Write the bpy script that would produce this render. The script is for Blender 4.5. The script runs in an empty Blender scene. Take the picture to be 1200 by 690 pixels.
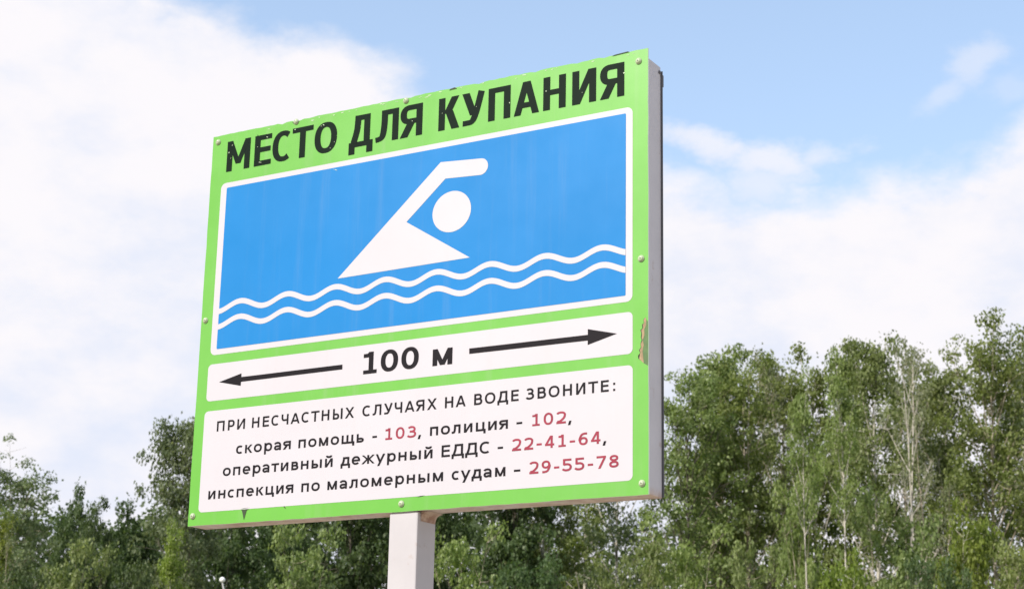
import bpy, math, random
import numpy as np
from mathutils import Matrix, Vector

# ------------------------------------------------------------------ camera, world, sun, exposure
SC = bpy.context.scene
COL = SC.collection
R = math.radians
FPX = 2096.75                        # focal length in pixels of a 1200 px wide frame
cam = bpy.data.cameras.new('camera')
cam.sensor_width = 36.0
cam.lens = FPX / 1200 * 36.0
cam.clip_start = 0.1
cam.clip_end = 6000
cam.dof.use_dof = True
cam.dof.focus_distance = 4.75
cam.dof.aperture_fstop = 13.0
camo = bpy.data.objects.new('camera', cam)
COL.objects.link(camo)
right = Vector((0.99980867, -0.00517667, 0.01886317))
back = Vector((0.0, -0.96434510, -0.26464793)).normalized()
up = back.cross(right).normalized()
right = up.cross(back).normalized()
camo.matrix_world = Matrix(((right.x, up.x, back.x, 0.0), (right.y, up.y, back.y, 0.0),
                            (right.z, up.z, back.z, 1.65), (0, 0, 0, 1)))
SC.camera = camo
EYE = Vector((0, 0, 1.65))


def ray(px, py):
    """Direction of a point of the photograph."""
    return (right * ((px - 600) / FPX) + up * (-(py - 345) / FPX) - back).normalized()


def azel(px, py):
    d = ray(px, py)
    return math.atan2(d.x, d.y), math.asin(d.z)


SUN = Vector((-0.60, -0.50, 0.62)).normalized()
SUN_EL, SUN_ROT = math.asin(SUN.z), math.atan2(SUN.x, SUN.y)
sl = bpy.data.lights.new('sun', 'SUN')
sl.energy = 4.3
sl.angle = R(0.6)
sl.color = (1.0, 0.94, 0.86)
so = bpy.data.objects.new('sun', sl)
so.rotation_euler = SUN.to_track_quat('Z', 'Y').to_euler()
so.location = SUN * 60
COL.objects.link(so)

SC.view_settings.view_transform = 'Standard'
SC.view_settings.look = 'None'
SC.view_settings.exposure = 0.35
SC.view_settings.gamma = 1.0
SC.view_settings.use_curve_mapping = False

world = bpy.data.worlds.new('World')
SC.world = world
world.use_nodes = True
nt = world.node_tree
nt.nodes.clear()


class G:
    """Small helper to write node graphs."""
    def __init__(s, tree): s.t = tree
    def n(s, kind, **kw):
        x = s.t.nodes.new(kind)
        for k, v in kw.items(): setattr(x, k, v)
        return x
    def put(s, sock, v):
        if hasattr(v, 'is_output') or isinstance(v, bpy.types.NodeSocket): s.t.links.new(v, sock)
        else: sock.default_value = v
    def m(s, op, a, b=0.0, c=0.0, clamp=False):
        x = s.n('ShaderNodeMath', operation=op, use_clamp=clamp)
        for i, v in enumerate((a, b, c)): s.put(x.inputs[i], v)
        return x.outputs[0]
    def smooth(s, v, lo, hi):
        x = s.n('ShaderNodeMapRange', interpolation_type='SMOOTHSTEP')
        s.put(x.inputs[0], v); x.inputs[1].default_value = lo; x.inputs[2].default_value = hi
        return x.outputs[0]
    def noise(s, vec, scale, detail=4, rough=0.5, dist=0.0):
        x = s.n('ShaderNodeTexNoise')
        if vec is not None: s.put(x.inputs['Vector'], vec)
        x.inputs['Scale'].default_value = scale; x.inputs['Detail'].default_value = detail
        x.inputs['Roughness'].default_value = rough; x.inputs['Distortion'].default_value = dist
        return x.outputs[0]
    def mix(s, f, a, b, blend='MIX'):
        x = s.n('ShaderNodeMix', data_type='RGBA', blend_type=blend)
        s.put(x.inputs[0], f)
        for i, v in ((6, a), (7, b)):
            s.put(x.inputs[i], v if not isinstance(v, tuple) else (*v[:3], 1.0))
        return x.outputs[2]


g = G(nt)
sky = g.n('ShaderNodeTexSky', sky_type='NISHITA', sun_disc=False)
sky.sun_elevation = SUN_EL
sky.sun_rotation = SUN_ROT
sky.air_density = 1.0
sky.dust_density = 0.6
sky.ozone_density = 2.0
tc = g.n('ShaderNodeTexCoord').outputs['Generated']
sep = g.n('ShaderNodeSeparateXYZ'); g.put(sep.inputs[0], tc)
AZ = g.m('ARCTAN2', sep.outputs[0], sep.outputs[1])
EL = g.m('ARCSINE', sep.outputs[2])
mp = g.n('ShaderNodeMapping'); g.put(mp.inputs[0], tc); mp.inputs['Scale'].default_value = (1, 1, 1.7)
V = mp.outputs[0]
n1 = g.noise(V, 7.0, 6, 0.55)
n2 = g.noise(V, 24.0, 6, 0.6)
n3 = g.noise(V, 3.2, 4, 0.5)
# upper edge of the cloud bank over the horizon: elevation as a function of azimuth
AZ0, AZ1, EL0, EL1 = -0.42, 0.42, 0.0, 0.6
bank = [(-60, -75), (120, -45), (200, -12), (262, 12), (330, 52), (400, 76), (470, 118), (560, 165), (660, 205), (770, 212), (860, 232),
        (930, 238), (985, 240), (1050, 222), (1120, 205), (1170, 185), (1230, 150)]
fc = g.n('ShaderNodeFloatCurve')
cv = fc.mapping.curves[0]
pts = sorted(((azel(x, y)[0] - AZ0) / (AZ1 - AZ0), (azel(x, y)[1] - EL0) / (EL1 - EL0)) for x, y in bank)
pts = [(0.0, pts[0][1])] + pts + [(1.0, pts[-1][1])]
cv.points[0].location = pts[0]
cv.points[1].location = pts[-1]
for p in pts[1:-1]: cv.points.new(*p)
fc.mapping.update()
azn = g.m('DIVIDE', g.m('SUBTRACT', AZ, AZ0), AZ1 - AZ0, clamp=True)
g.put(fc.inputs['Value'], azn)
edge = g.m('MULTIPLY', fc.outputs[0], EL1 - EL0)
puff = g.m('ADD', g.m('MULTIPLY', g.m('SUBTRACT', n1, 0.5), 0.085), g.m('MULTIPLY', g.m('SUBTRACT', n2, 0.5), 0.045))
dEl = g.m('ADD', g.m('SUBTRACT', edge, EL), puff)
mask = g.smooth(dEl, -0.016, 0.018)


def wisp(px, py, ra, re, amount, tilt=0.0):
    a, e = azel(px, py)
    da = g.m('SUBTRACT', AZ, a); de = g.m('SUBTRACT', EL, e)
    ct, st = math.cos(tilt), math.sin(tilt)
    x = g.m('ADD', g.m('MULTIPLY', da, ct / ra), g.m('MULTIPLY', de, st / ra))
    y = g.m('ADD', g.m('MULTIPLY', da, -st / re), g.m('MULTIPLY', de, ct / re))
    d = g.m('SQRT', g.m('ADD', g.m('MULTIPLY', x, x), g.m('MULTIPLY', y, y)))
    d = g.m('ADD', d, g.m('MULTIPLY', g.m('SUBTRACT', n2, 0.5), 3.0))
    return g.m('MULTIPLY', g.smooth(d, 1.15, 0.1), amount)


for w in [(835, 168, 0.030, 0.010, 0.75, -0.35), (905, 190, 0.040, 0.012, 0.75, -0.1), (960, 185, 0.03, 0.008, 0.55, 0.15), (890, 215, 0.04, 0.016, 0.6, 0.0),
          (1145, 75, 0.026, 0.013, 0.42, 0.3), (1105, 112, 0.022, 0.009, 0.32, 0.6), (1185, 100, 0.02, 0.012, 0.2, 0)]:
    mask = g.m('MAXIMUM', mask, wisp(*w))
# broken cloud over the rest of the sky
high = g.m('MULTIPLY', g.smooth(g.m('ADD', n3, g.m('MULTIPLY', n2, 0.25)), 0.58, 0.74), g.smooth(EL, 0.46, 0.62))
mask = g.m('MAXIMUM', mask, high)
skyc = g.mix(1.0, sky.outputs[0], (0.15, 0.15, 0.15), 'MULTIPLY')
veil = g.m('SUBTRACT', 0.55, g.m('MULTIPLY', EL, 0.50))
skyc = g.mix(veil, skyc, (0.68, 0.86, 1.10))         # bright thin veil of high cloud
body = g.smooth(g.m('ADD', g.m('MULTIPLY', n1, 0.7), g.m('MULTIPLY', n2, 0.3)), 0.34, 0.58)
cloud = g.mix(body, (0.615, 0.655, 0.765), (0.770, 0.750, 0.775))
final = g.mix(mask, skyc, cloud)
bg = g.n('ShaderNodeBackground'); g.put(bg.inputs[0], final); bg.inputs[1].default_value = 1.0
out = g.n('ShaderNodeOutputWorld'); nt.links.new(bg.outputs[0], out.inputs[0])

# ------------------------------------------------------------------ helpers


def tag(o, label=None, cat=None, group=None, kind=None):
    if label: o['label'] = label
    if cat: o['category'] = cat
    if group: o['group'] = group
    if kind: o['kind'] = kind
    return o


def empty(name, loc, rz=0.0):
    o = bpy.data.objects.new(name, None)
    o.empty_display_size = 0.2
    COL.objects.link(o); o.location = loc; o.rotation_euler = (0, 0, rz)
    return o


def link(name, me, parent=None):
    o = bpy.data.objects.new(name, me)
    COL.objects.link(o)
    if parent: o.parent = parent
    return o


class MB:
    """Collects faces of one mesh."""
    def __init__(s): s.v, s.f, s.m, s.sm = [], [], [], []
    def face(s, pts, mi=0, smooth=False):
        b = len(s.v); s.v += [tuple(p) for p in pts]; s.f.append(list(range(b, b + len(pts)))); s.m.append(mi); s.sm.append(smooth)
    def grid(s, rows, mi=0, closed=False, smooth=True):
        b = len(s.v); n = len(rows[0])
        for r_ in rows: s.v += [tuple(p) for p in r_]
        for i in range(len(rows) - 1):
            for j in range(n if closed else n - 1):
                k = (j + 1) % n
                s.f.append([b + i * n + j, b + i * n + k, b + (i + 1) * n + k, b + (i + 1) * n + j]); s.m.append(mi); s.sm.append(smooth)
    def box(s, x0, x1, y0, y1, z0, z1, mi=0, c=0.0):
        """Box with chamfered long edges (chamfer c)."""
        if c <= 0:
            P = [(x0, y0, z0), (x1, y0, z0), (x1, y1, z0), (x0, y1, z0), (x0, y0, z1), (x1, y0, z1), (x1, y1, z1), (x0, y1, z1)]
            b = len(s.v); s.v += P
            for f in ((0, 3, 2, 1), (4, 5, 6, 7), (0, 1, 5, 4), (1, 2, 6, 5), (2, 3, 7, 6), (3, 0, 4, 7)):
                s.f.append([b + i for i in f]); s.m.append(mi); s.sm.append(False)
            return
        bm_add_box(s, x0, x1, y0, y1, z0, z1, mi, c)
    def tube(s, path, radii, sides=6, mi=0, cap=True):
        rows = []
        pr = None
        for i, p in enumerate(path):
            a = Vector(path[max(i - 1, 0)]); b_ = Vector(path[min(i + 1, len(path) - 1)])
            d = (b_ - a).normalized()
            x = d.orthogonal().normalized() if pr is None else (pr - d * pr.dot(d)).normalized()
            pr = x; y = d.cross(x)
            rows.append([Vector(p) + (x * math.cos(t) + y * math.sin(t)) * radii[i] for t in [2 * math.pi * k / sides for k in range(sides)]])
        s.grid(rows, mi, closed=True)
        if cap: s.face(rows[-1], mi); s.face(rows[0][::-1], mi)
    def build(s, name, mats, parent=None):
        me = bpy.data.meshes.new(name)
        me.from_pydata(s.v, [], s.f)
        for m_ in (mats if isinstance(mats, (list, tuple)) else [mats]): me.materials.append(m_)
        me.polygons.foreach_set('material_index', s.m)
        me.polygons.foreach_set('use_smooth', s.sm)
        me.update()
        return link(name, me, parent)


def bm_add_box(s, x0, x1, y0, y1, z0, z1, mi, c):
    import bmesh
    bm = bmesh.new()
    bmesh.ops.create_cube(bm, size=1.0)
    for v in bm.verts:
        v.co = Vector(((x0 + x1) / 2 + v.co.x * (x1 - x0), (y0 + y1) / 2 + v.co.y * (y1 - y0), (z0 + z1) / 2 + v.co.z * (z1 - z0)))
    bmesh.ops.bevel(bm, geom=bm.edges[:] + bm.verts[:], offset=c, segments=2, affect='EDGES', profile=0.5)
    b = len(s.v); bm.verts.index_update()
    s.v += [tuple(v.co) for v in bm.verts]
    for f in bm.faces: s.f.append([b + v.index for v in f.verts]); s.m.append(mi); s.sm.append(False)
    bm.free()


def material(name):
    m_ = bpy.data.materials.new(name); m_.use_nodes = True
    t = m_.node_tree
    b = t.nodes['Principled BSDF']
    return m_, G(t), b


def paint(name, col, rough=0.4, dirt=0.0, dirtcol=(0.3, 0.26, 0.2), vary=0.04, scale=6.0, coat=0.0, bump=0.0, spec=0.5, streak=0.0):
    m_, q, b = material(name)
    co = q.n('ShaderNodeTexCoord').outputs['Object']
    nn = q.noise(co, scale, 5, 0.6)
    c = q.mix(q.smooth(nn, 0.3, 0.7), tuple(x * (1 - vary) for x in col), tuple(min(1, x * (1 + vary)) for x in col))
    if dirt > 0:
        d = q.smooth(q.noise(co, scale * 2.3, 8, 0.68, 0.4), 0.60, 0.78)
        c = q.mix(q.m('MULTIPLY', d, dirt), c, dirtcol)
    if streak:
        ms = q.n('ShaderNodeMapping'); q.put(ms.inputs[0], co); ms.inputs['Scale'].default_value = (26, 26, 1.3)
        st = q.smooth(q.noise(ms.outputs[0], 1.0, 5, 0.6), 0.50, 0.80)
        c = q.mix(q.m('MULTIPLY', st, streak), c, tuple(0.5 * x + 0.5 * y for x, y in zip(col, (0.36, 0.35, 0.30))))
        fd = q.smooth(q.noise(co, 1.1, 3, 0.5), 0.3, 0.75)
        c = q.mix(q.m('MULTIPLY', fd, streak * 0.45), c, tuple(0.75 * x + 0.25 * y for x, y in zip(col, (0.55, 0.55, 0.5))))
    q.put(b.inputs['Base Color'], c)
    q.put(b.inputs['Roughness'], q.m('ADD', rough - 0.06, q.m('MULTIPLY', q.noise(co, scale * 4, 4), 0.12)))
    b.inputs['Specular IOR Level'].default_value = spec
    b.inputs['Coat Weight'].default_value = coat
    b.inputs['Coat Roughness'].default_value = 0.25
    if bump:
        bp = q.n('ShaderNodeBump'); bp.inputs['Strength'].default_value = bump; bp.inputs['Distance'].default_value = 0.004
        q.put(bp.inputs['Height'], q.noise(co, scale * 1.2, 3)); q.put(b.inputs['Normal'], bp.outputs[0])
    return m_


def rusty_metal(name, col, zlim, amount, rustcol=(0.22, 0.095, 0.045)):
    """Pale painted steel with rust growing up from the height zlim (metres, object space)."""
    m_, q, b = material(name)
    co = q.n('ShaderNodeTexCoord').outputs['Object']
    sp = q.n('ShaderNodeSeparateXYZ'); q.put(sp.inputs[0], co)
    nn = q.noise(co, 9, 8, 0.7, 0.5)
    low = q.smooth(q.m('ADD', sp.outputs[2], q.m('MULTIPLY', q.m('SUBTRACT', nn, 0.5), 0.07)), zlim + 0.022, zlim - 0.012)
    spots = q.smooth(q.noise(co, 16, 8, 0.7), 0.60, 0.72)
    mott = q.smooth(q.noise(co, 5, 6, 0.6), 0.3, 0.7)
    c = q.mix(mott, tuple(x * 0.9 for x in col), col)
    c = q.mix(q.m('MULTIPLY', spots, 0.45), c, (0.30, 0.20, 0.15))
    thick = q.smooth(q.noise(co, 22, 6, 0.65), 0.38, 0.62)
    rc = q.mix(thick, rustcol, (0.50, 0.38, 0.29))
    c = q.mix(q.m('MULTIPLY', low, amount), c, rc)
    q.put(b.inputs['Base Color'], c)
    b.inputs['Roughness'].default_value = 0.55
    bp = q.n('ShaderNodeBump'); bp.inputs['Strength'].default_value = 0.25; bp.inputs['Distance'].default_value = 0.002
    q.put(bp.inputs['Height'], nn); q.put(b.inputs['Normal'], bp.outputs[0])
    return m_


def leaf_mat(name, a, b_, c_=None, trans=0.42):
    m_, q, b = material(name)
    geo = q.n('ShaderNodeNewGeometry').outputs['Random Per Island']
    oi = q.n('ShaderNodeObjectInfo').outputs['Random']
    co = q.n('ShaderNodeTexCoord').outputs['Object']
    nn = q.smooth(q.noise(co, 0.55, 3), 0.35, 0.65)
    f = q.m('ADD', q.m('MULTIPLY', geo, 0.55), q.m('MULTIPLY', nn, 0.45))
    col = q.mix(f, a, b_)
    if c_: col = q.mix(q.m('MULTIPLY', q.smooth(geo, 0.90, 0.97), 0.8), col, c_)
    hs = q.n('ShaderNodeHueSaturation')
    q.put(hs.inputs['Value'], q.m('ADD', 0.95, q.m('MULTIPLY', oi, 0.3)))
    q.put(hs.inputs['Hue'], q.m('ADD', 0.509, q.m('MULTIPLY', oi, 0.02)))
    q.put(hs.inputs['Color'], col)
    q.put(b.inputs['Base Color'], hs.outputs[0])
    b.inputs['Roughness'].default_value = 0.55
    b.inputs['Specular IOR Level'].default_value = 0.3
    tr = q.n('ShaderNodeBsdfTranslucent')
    q.put(tr.inputs[0], q.mix(1.0, hs.outputs[0], (1.25, 1.3, 0.6), 'MULTIPLY'))
    mx = q.n('ShaderNodeMixShader'); mx.inputs[0].default_value = trans
    q.t.links.new(b.outputs[0], mx.inputs[1]); q.t.links.new(tr.outputs[0], mx.inputs[2])
    q.t.links.new(mx.outputs[0], q.t.nodes['Material Output'].inputs[0])
    return m_


def bark_mat(name, a, b_, scale=3.0, lo=0.5, hi=0.62):
    m_, q, b = material(name)
    mpn = q.n('ShaderNodeMapping'); q.put(mpn.inputs[0], q.n('ShaderNodeTexCoord').outputs['Object'])
    mpn.inputs['Scale'].default_value = (1, 1, 0.5)
    nn = q.noise(mpn.outputs[0], scale, 6, 0.65)
    q.put(b.inputs['Base Color'], q.mix(q.smooth(nn, lo, hi), a, b_))
    b.inputs['Roughness'].default_value = 0.85
    return m_


# ------------------------------------------------------------------ ground
m_, q, b = material('beach_sand')
co = q.n('ShaderNodeTexCoord').outputs['Object']
c = q.mix(q.smooth(q.noise(co, 0.6, 8, 0.6), 0.35, 0.65), (0.36, 0.30, 0.22), (0.46, 0.39, 0.29))
q.put(b.inputs['Base Color'], q.mix(q.m('MULTIPLY', q.smooth(q.noise(co, 40, 4), 0.45, 0.7), 0.35), c, (0.28, 0.23, 0.17)))
b.inputs['Roughness'].default_value = 0.95
bp = q.n('ShaderNodeBump'); bp.inputs['Strength'].default_value = 0.6; bp.inputs['Distance'].default_value = 0.05
q.put(bp.inputs['Height'], q.noise(co, 5, 8, 0.6)); q.put(b.inputs['Normal'], bp.outputs[0])
SAND = m_
m_, q, b = material('meadow_grass')
co = q.n('ShaderNodeTexCoord').outputs['Object']
q.put(b.inputs['Base Color'], q.mix(q.smooth(q.noise(co, 0.8, 8, 0.65), 0.35, 0.65), (0.05, 0.075, 0.02), (0.11, 0.12, 0.045)))
b.inputs['Roughness'].default_value = 0.9
bp = q.n('ShaderNodeBump'); bp.inputs['Strength'].default_value = 0.8; bp.inputs['Distance'].default_value = 0.1
q.put(bp.inputs['Height'], q.noise(co, 8, 8, 0.6)); q.put(b.inputs['Normal'], bp.outputs[0])
GRASS = m_
b_ = MB()
S_ = 3000
b_.face([(-S_, -S_, 0), (S_, -S_, 0), (S_, S_, 0), (-S_, S_, 0)])
tag(b_.build('sand_ground', SAND), kind='structure')
b_ = MB()
rg = random.Random(3)
near = [(x, 26 + 2.5 * math.sin(x * 0.11) + rg.uniform(-0.8, 0.8), 0.004) for x in range(-300, 301, 4)]
b_.face(near + [(300, 900, 0.004), (-300, 900, 0.004)])
tag(b_.build('grass_ground', GRASS), kind='structure')

# ------------------------------------------------------------------ lettering: a pen-stroke alphabet


class Pen:
    """Draws glyphs as flat strokes. Cap height 1, x-height .754; sv, sh = thickness of upright and level strokes."""
    X = 0.754
    def __init__(s, sv, sh): s.sv, s.sh, s.p, s.k = sv, sh, [], 0
    def add(s, pts_):
        s.k += 1; s.p.append((s.k, pts_))
    def V(s, x, y0, y1, w=None):
        w = (w or s.sv) / 2; s.add([(x - w, y0), (x + w, y0), (x + w, y1), (x - w, y1)])
    def Hb(s, y, x0, x1, h=None):
        h = (h or s.sh) / 2; s.add([(x0, y - h), (x1, y - h), (x1, y + h), (x0, y + h)])
    def D(s, x0, y0, x1, y1, w=None):
        w = (w or s.sv * 1.08) / 2
        if y0 > y1: x0, y0, x1, y1 = x1, y1, x0, y0
        s.add([(x0 - w, y0), (x0 + w, y0), (x1 + w, y1), (x1 - w, y1)])
    def stroke(s, c):
        L_, R_ = [], []
        for i, (x, y) in enumerate(c):
            a = c[max(i - 1, 0)]; b = c[min(i + 1, len(c) - 1)]
            tx, ty = b[0] - a[0], b[1] - a[1]; l = math.hypot(tx, ty) or 1; tx /= l; ty /= l
            h = 0.5 * math.hypot(s.sv * ty, s.sh * tx)
            L_.append((x - ty * h, y + tx * h)); R_.append((x + ty * h, y - tx * h))
        s.k += 1
        for i in range(len(c) - 1): s.p.append((s.k, [R_[i], R_[i + 1], L_[i + 1], L_[i]]))
    def E(s, cx, cy, rx, ry, a0=0, a1=360, ex=2.25, n=None):
        n = n or max(6, int(abs(a1 - a0) / 10)); pts_ = []
        for i in range(n + 1):
            t = R(a0 + (a1 - a0) * i / n); c_, s_ = math.cos(t), math.sin(t)
            pts_.append((cx + rx * math.copysign(abs(c_) ** (2 / ex), c_), cy + ry * math.copysign(abs(s_) ** (2 / ex), s_)))
        s.stroke(pts_)
    def S(s, ctrl, n=8):
        """Smooth curve through control points."""
        P = [ctrl[0]] + list(ctrl) + [ctrl[-1]]; o = []
        for i in range(1, len(P) - 2):
            for k in range(n + (i == len(P) - 3)):
                t = k / n
                o.append(tuple(0.5 * (2 * P[i][j] + (P[i + 1][j] - P[i - 1][j]) * t + (2 * P[i - 1][j] - 5 * P[i][j] + 4 * P[i + 1][j] - P[i + 2][j]) * t * t
                               + (3 * P[i][j] - P[i - 1][j] - 3 * P[i + 1][j] + P[i + 2][j]) * t ** 3) for j in (0, 1)))
        s.stroke(o)


# glyph: (bbox width, left bearing, right bearing)
WID = {'М': (.90, .13, .13), 'Е': (.66, .13, .07), 'С': (.80, .07, .06), 'Т': (.84, .01, .01), 'О': (.94, .07, .07), 'Д': (.96, .02, .03), 'Л': (.84, .03, .13), 'Я': (.78, .03, .13),
       'К': (.78, .13, .01), 'У': (.83, .01, .01), 'П': (.77, .13, .13), 'А': (.92, .01, .01), 'Н': (.77, .13, .13), 'И': (.78, .13, .13), 'Р': (.66, .13, .05), 'Ч': (.72, .09, .13),
       'Ы': (.96, .13, .13), 'Х': (.90, .02, .02), 'В': (.74, .13, .06), 'З': (.70, .05, .07), ':': (.17, .2, .2), '-': (.40, .10, .10), ',': (.2, .1, .12),
       'а': (.60, .07, .11), 'в': (.60, .11, .06), 'д': (.78, .02, .02), 'е': (.68, .06, .06), 'ж': (1.06, .02, .02), 'и': (.64, .11, .11), 'й': (.64, .11, .11), 'к': (.66, .11, .01),
       'л': (.68, .02, .11), 'м': (.78, .11, .11), 'н': (.64, .11, .11), 'о': (.70, .06, .06), 'п': (.63, .11, .11), 'р': (.68, .11, .06), 'с': (.60, .06, .04), 'т': (.66, .01, .01),
       'у': (.76, .01, .01), 'ц': (.74, .11, .03), 'щ': (1.07, .11, .03), 'ь': (.60, .11, .05), 'ы': (.86, .11, .11), 'я': (.66, .02, .11)}
for ch_ in '0123456789': WID[ch_] = (.70, .09, .09)
WID['1'] = (.56, .17, .13)


def glyph(ch, pen_sv, pen_sh):
    p = Pen(pen_sv, pen_sh); sv, sh = p.sv, p.sh
    W = WID[ch][0]; low = ch in 'абвгдежзийклмнопрстуфхцчшщъыьэюя'
    H = p.X if low else 1.0
    k = ch.upper(); a, b, t = sv / 2, W - sv / 2, H - sh / 2
    if ch == 'а':
        p.E(.46 * W, .60 * H, b - .46 * W, t - .60 * H, 155, 0); p.V(b, 0, .62 * H)
        p.E(.40 * W, .30 * H, .40 * W - a, .30 * H - sh / 2, 90, 270); p.Hb(.60 * H - sh / 2, .38 * W, W - sv); p.S([(.38 * W, sh / 2), (.6 * W, .05 * H + sh / 2), (W - sv, .2 * H)])
    elif ch == 'е': p.E(W / 2, H / 2, W / 2 - a, t - H / 2, 0, 318); p.Hb(.5 * H, sv * .8, W)
    elif ch == 'р': p.V(a, -.27, H); p.E(.52 * W, H / 2, .48 * W - a, t - H / 2)
    elif ch == 'у': p.D(sv * .55, H, .5 * W, 0.02); p.D(W - sv * .55, H, .30 * W, -.27)
    elif k == 'О': p.E(W / 2, H / 2, W / 2 - a, t - H / 2)
    elif k == 'С': p.E(.56 * W, H / 2, .56 * W - a, t - H / 2, 52, 308)
    elif k == 'М':
        p.V(a, 0, H); p.V(b, 0, H); y = 0.02 if low else .22
        wm_ = sv * (1.0 if low else .86); p.D(a + sv * .02, H, W / 2, y * H, wm_); p.D(b - sv * .02, H, W / 2, y * H, wm_)
    elif k == 'Е': p.V(a, 0, H); p.Hb(t, sv, W); p.Hb(.52 * H, sv, W * .95); p.Hb(sh / 2, sv, W)
    elif k == 'Т': p.Hb(t, 0, W); p.V(W / 2, 0, H - sh)
    elif k == 'Д':
        p.Hb(sh / 2, 0, W); p.V(a, -.22, 0); p.V(b, -.22, 0); p.V(W - sv * 1.0, sh, H); p.Hb(t, .24 * W, W - sv * 1.5)
        p.S([(.24 * W + a, H), (.23 * W + a * .8, .55 * H), (.12 * W + a * .6, sh * .8)])
    elif k == 'Л': p.V(b, 0, H); p.Hb(t, .26 * W, W - sv); p.S([(.26 * W + a, H), (.25 * W + a, .5 * H), (.20 * W + a * .7, .16 * H), (0.02 * W, sh * .55)])
    elif k == 'Я':
        p.V(b, 0, H); m = .41 * H; ry = (H - m) / 2
        p.Hb(t, ry, W - sv); p.Hb(m + sh / 2, ry, W - sv); p.E(.40 * W, m + ry, .40 * W - a, ry - sh / 2, 90, 270); p.D(sv * .6, 0, .5 * W, m + sh * .3, sv * 1.2)
    elif k == 'К': p.V(a, 0, H); p.D(sv * 1.35, .50 * H, W - sv * .75, H, sv * 1.15); p.D(W - sv * .65, 0, sv * 1.6, .58 * H, sv * 1.2)
    elif k == 'У': p.D(sv * .6, H, .52 * W, .30 * H, sv * 1.12); p.S([(W - sv * .55, H), (.62 * W, .36 * H), (.45 * W, .11 * H), (.2 * W, sh * .5), (.06 * W, sh * .5)])
    elif k == 'П': p.V(a, 0, H); p.V(b, 0, H); p.Hb(t, sv, W - sv)
    elif k == 'А': p.D(sv * .5, 0, W / 2 - sv * .06, H, sv); p.D(W - sv * .5, 0, W / 2 + sv * .06, H, sv); p.Hb(.29 * H, .2 * W, .8 * W)
    elif k == 'Н': p.V(a, 0, H); p.V(b, 0, H); p.Hb(.52 * H, sv, W - sv)
    elif k in 'ИЙ':
        p.V(a, 0, H); p.V(b, 0, H); p.D(a + sv * .12, 0.0, b - sv * .12, H, sv * 1.0)
        if k == 'Й': p.E(W / 2, H + .26, .18, .13, 180, 360)
    elif k == 'Р': p.V(a, 0, H); p.Hb(t, sv, .55 * W); p.Hb(.40 * H, sv, .55 * W); p.E(.55 * W, (.40 * H + t) / 2, b - .55 * W, (t - .40 * H) / 2, 90, -90)
    elif k == 'Ч': p.V(b, 0, H); p.S([(a, H), (a, .66 * H), (.24 * W, .46 * H), (.6 * W, .44 * H), (W - sv, .46 * H)])
    elif k in 'ЬЫ':
        w = W if k == 'Ь' else W * .66; e = w - sv / 2; m = .56 * H
        p.V(a, 0, H); p.Hb(m - sh / 2, sv, .55 * w); p.Hb(sh / 2, sv, .55 * w); p.E(.55 * w, m / 2, e - .55 * w, m / 2 - sh / 2, 90, -90)
        if k == 'Ы': p.V(b, 0, H)
    elif k == 'Х': p.D(sv * .6, 0, W - sv * .7, H, sv * 1.15); p.D(sv * .7, H, W - sv * .6, 0, sv * 1.15)
    elif k == 'В':
        p.V(a, 0, H); m = .53 * H
        for y in (t, m, sh / 2): p.Hb(y, sv, .55 * W)
        p.E(.55 * W, (t + m) / 2, .92 * W - a - .55 * W, (t - m) / 2, 90, -90); p.E(.55 * W, (m + sh / 2) / 2, b - .55 * W, (m - sh / 2) / 2, 90, -90)
    elif k in 'З3':
        m = .53 * H
        p.E(.44 * W, (t + m) / 2, .92 * W - a - .44 * W, (t - m) / 2, 150, -90); p.E(.44 * W, (m + sh / 2) / 2, b - .44 * W, (m - sh / 2) / 2, 90, -152); p.Hb(m, .26 * W, .46 * W)
    elif k == 'Ж':
        c_ = W / 2; p.V(c_, 0, H)
        for s_ in (-1, 1): p.D(c_ + s_ * sv * .3, .5 * H, c_ + s_ * (W / 2 - sv * .6), H, sv * 1.1); p.D(c_ + s_ * (W / 2 - sv * .55), 0, c_ + s_ * sv * .45, .54 * H, sv * 1.1)
    elif k == 'Ц': e = W - .10; p.V(a, 0, H); p.V(e - a, 0, H); p.Hb(sh / 2, sv, e - sv); p.Hb(sh / 2, e, W); p.V(b, -.2, 0)
    elif k == 'Щ':
        e = W - .10
        for x in (a, e / 2, e - a): p.V(x, 0, H)
        p.Hb(sh / 2, sv, e / 2 - a); p.Hb(sh / 2, e / 2 + a, e - sv); p.Hb(sh / 2, e, W); p.V(b, -.2, 0)
    elif k == '0': p.E(W / 2, .5, W / 2 - a, t - .5)
    elif k == '1': p.V(.56 * W, sh, 1); p.Hb(sh / 2, 0, W, sh * .95); p.Hb(.84, 0.0, .56 * W - a, sh * .95); p.D(.30 * W, .84, .56 * W, 1.0, .30 * W)
    elif k == '2': p.E(.47 * W, .715, b - .47 * W, t - .715, 158, -12); p.S([(b - .005, .66), (.78 * W, .46), (.42 * W, .22), (a * .9, sh)]); p.Hb(sh / 2, 0, W)
    elif k == '4': p.V(.72 * W, 0, 1); p.Hb(.275, 0, W); p.D(a * .9, .275, .66 * W, 1.0, sv * 1.05)
    elif k == '5': p.V(.15 * W, .50, 1.0); p.Hb(t, .15 * W, .95 * W); p.E(.42 * W, .325, b - .42 * W, .325 - sh / 2, 128, -150)
    elif k in '69':
        n0 = len(p.p)
        p.E(W / 2 + .02, .325, W / 2 - a - .02, .325 - sh / 2); p.S([(a, .34), (a + .02, .55), (.34 * W, .83), (.62 * W, t), (.92 * W, t)])
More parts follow.
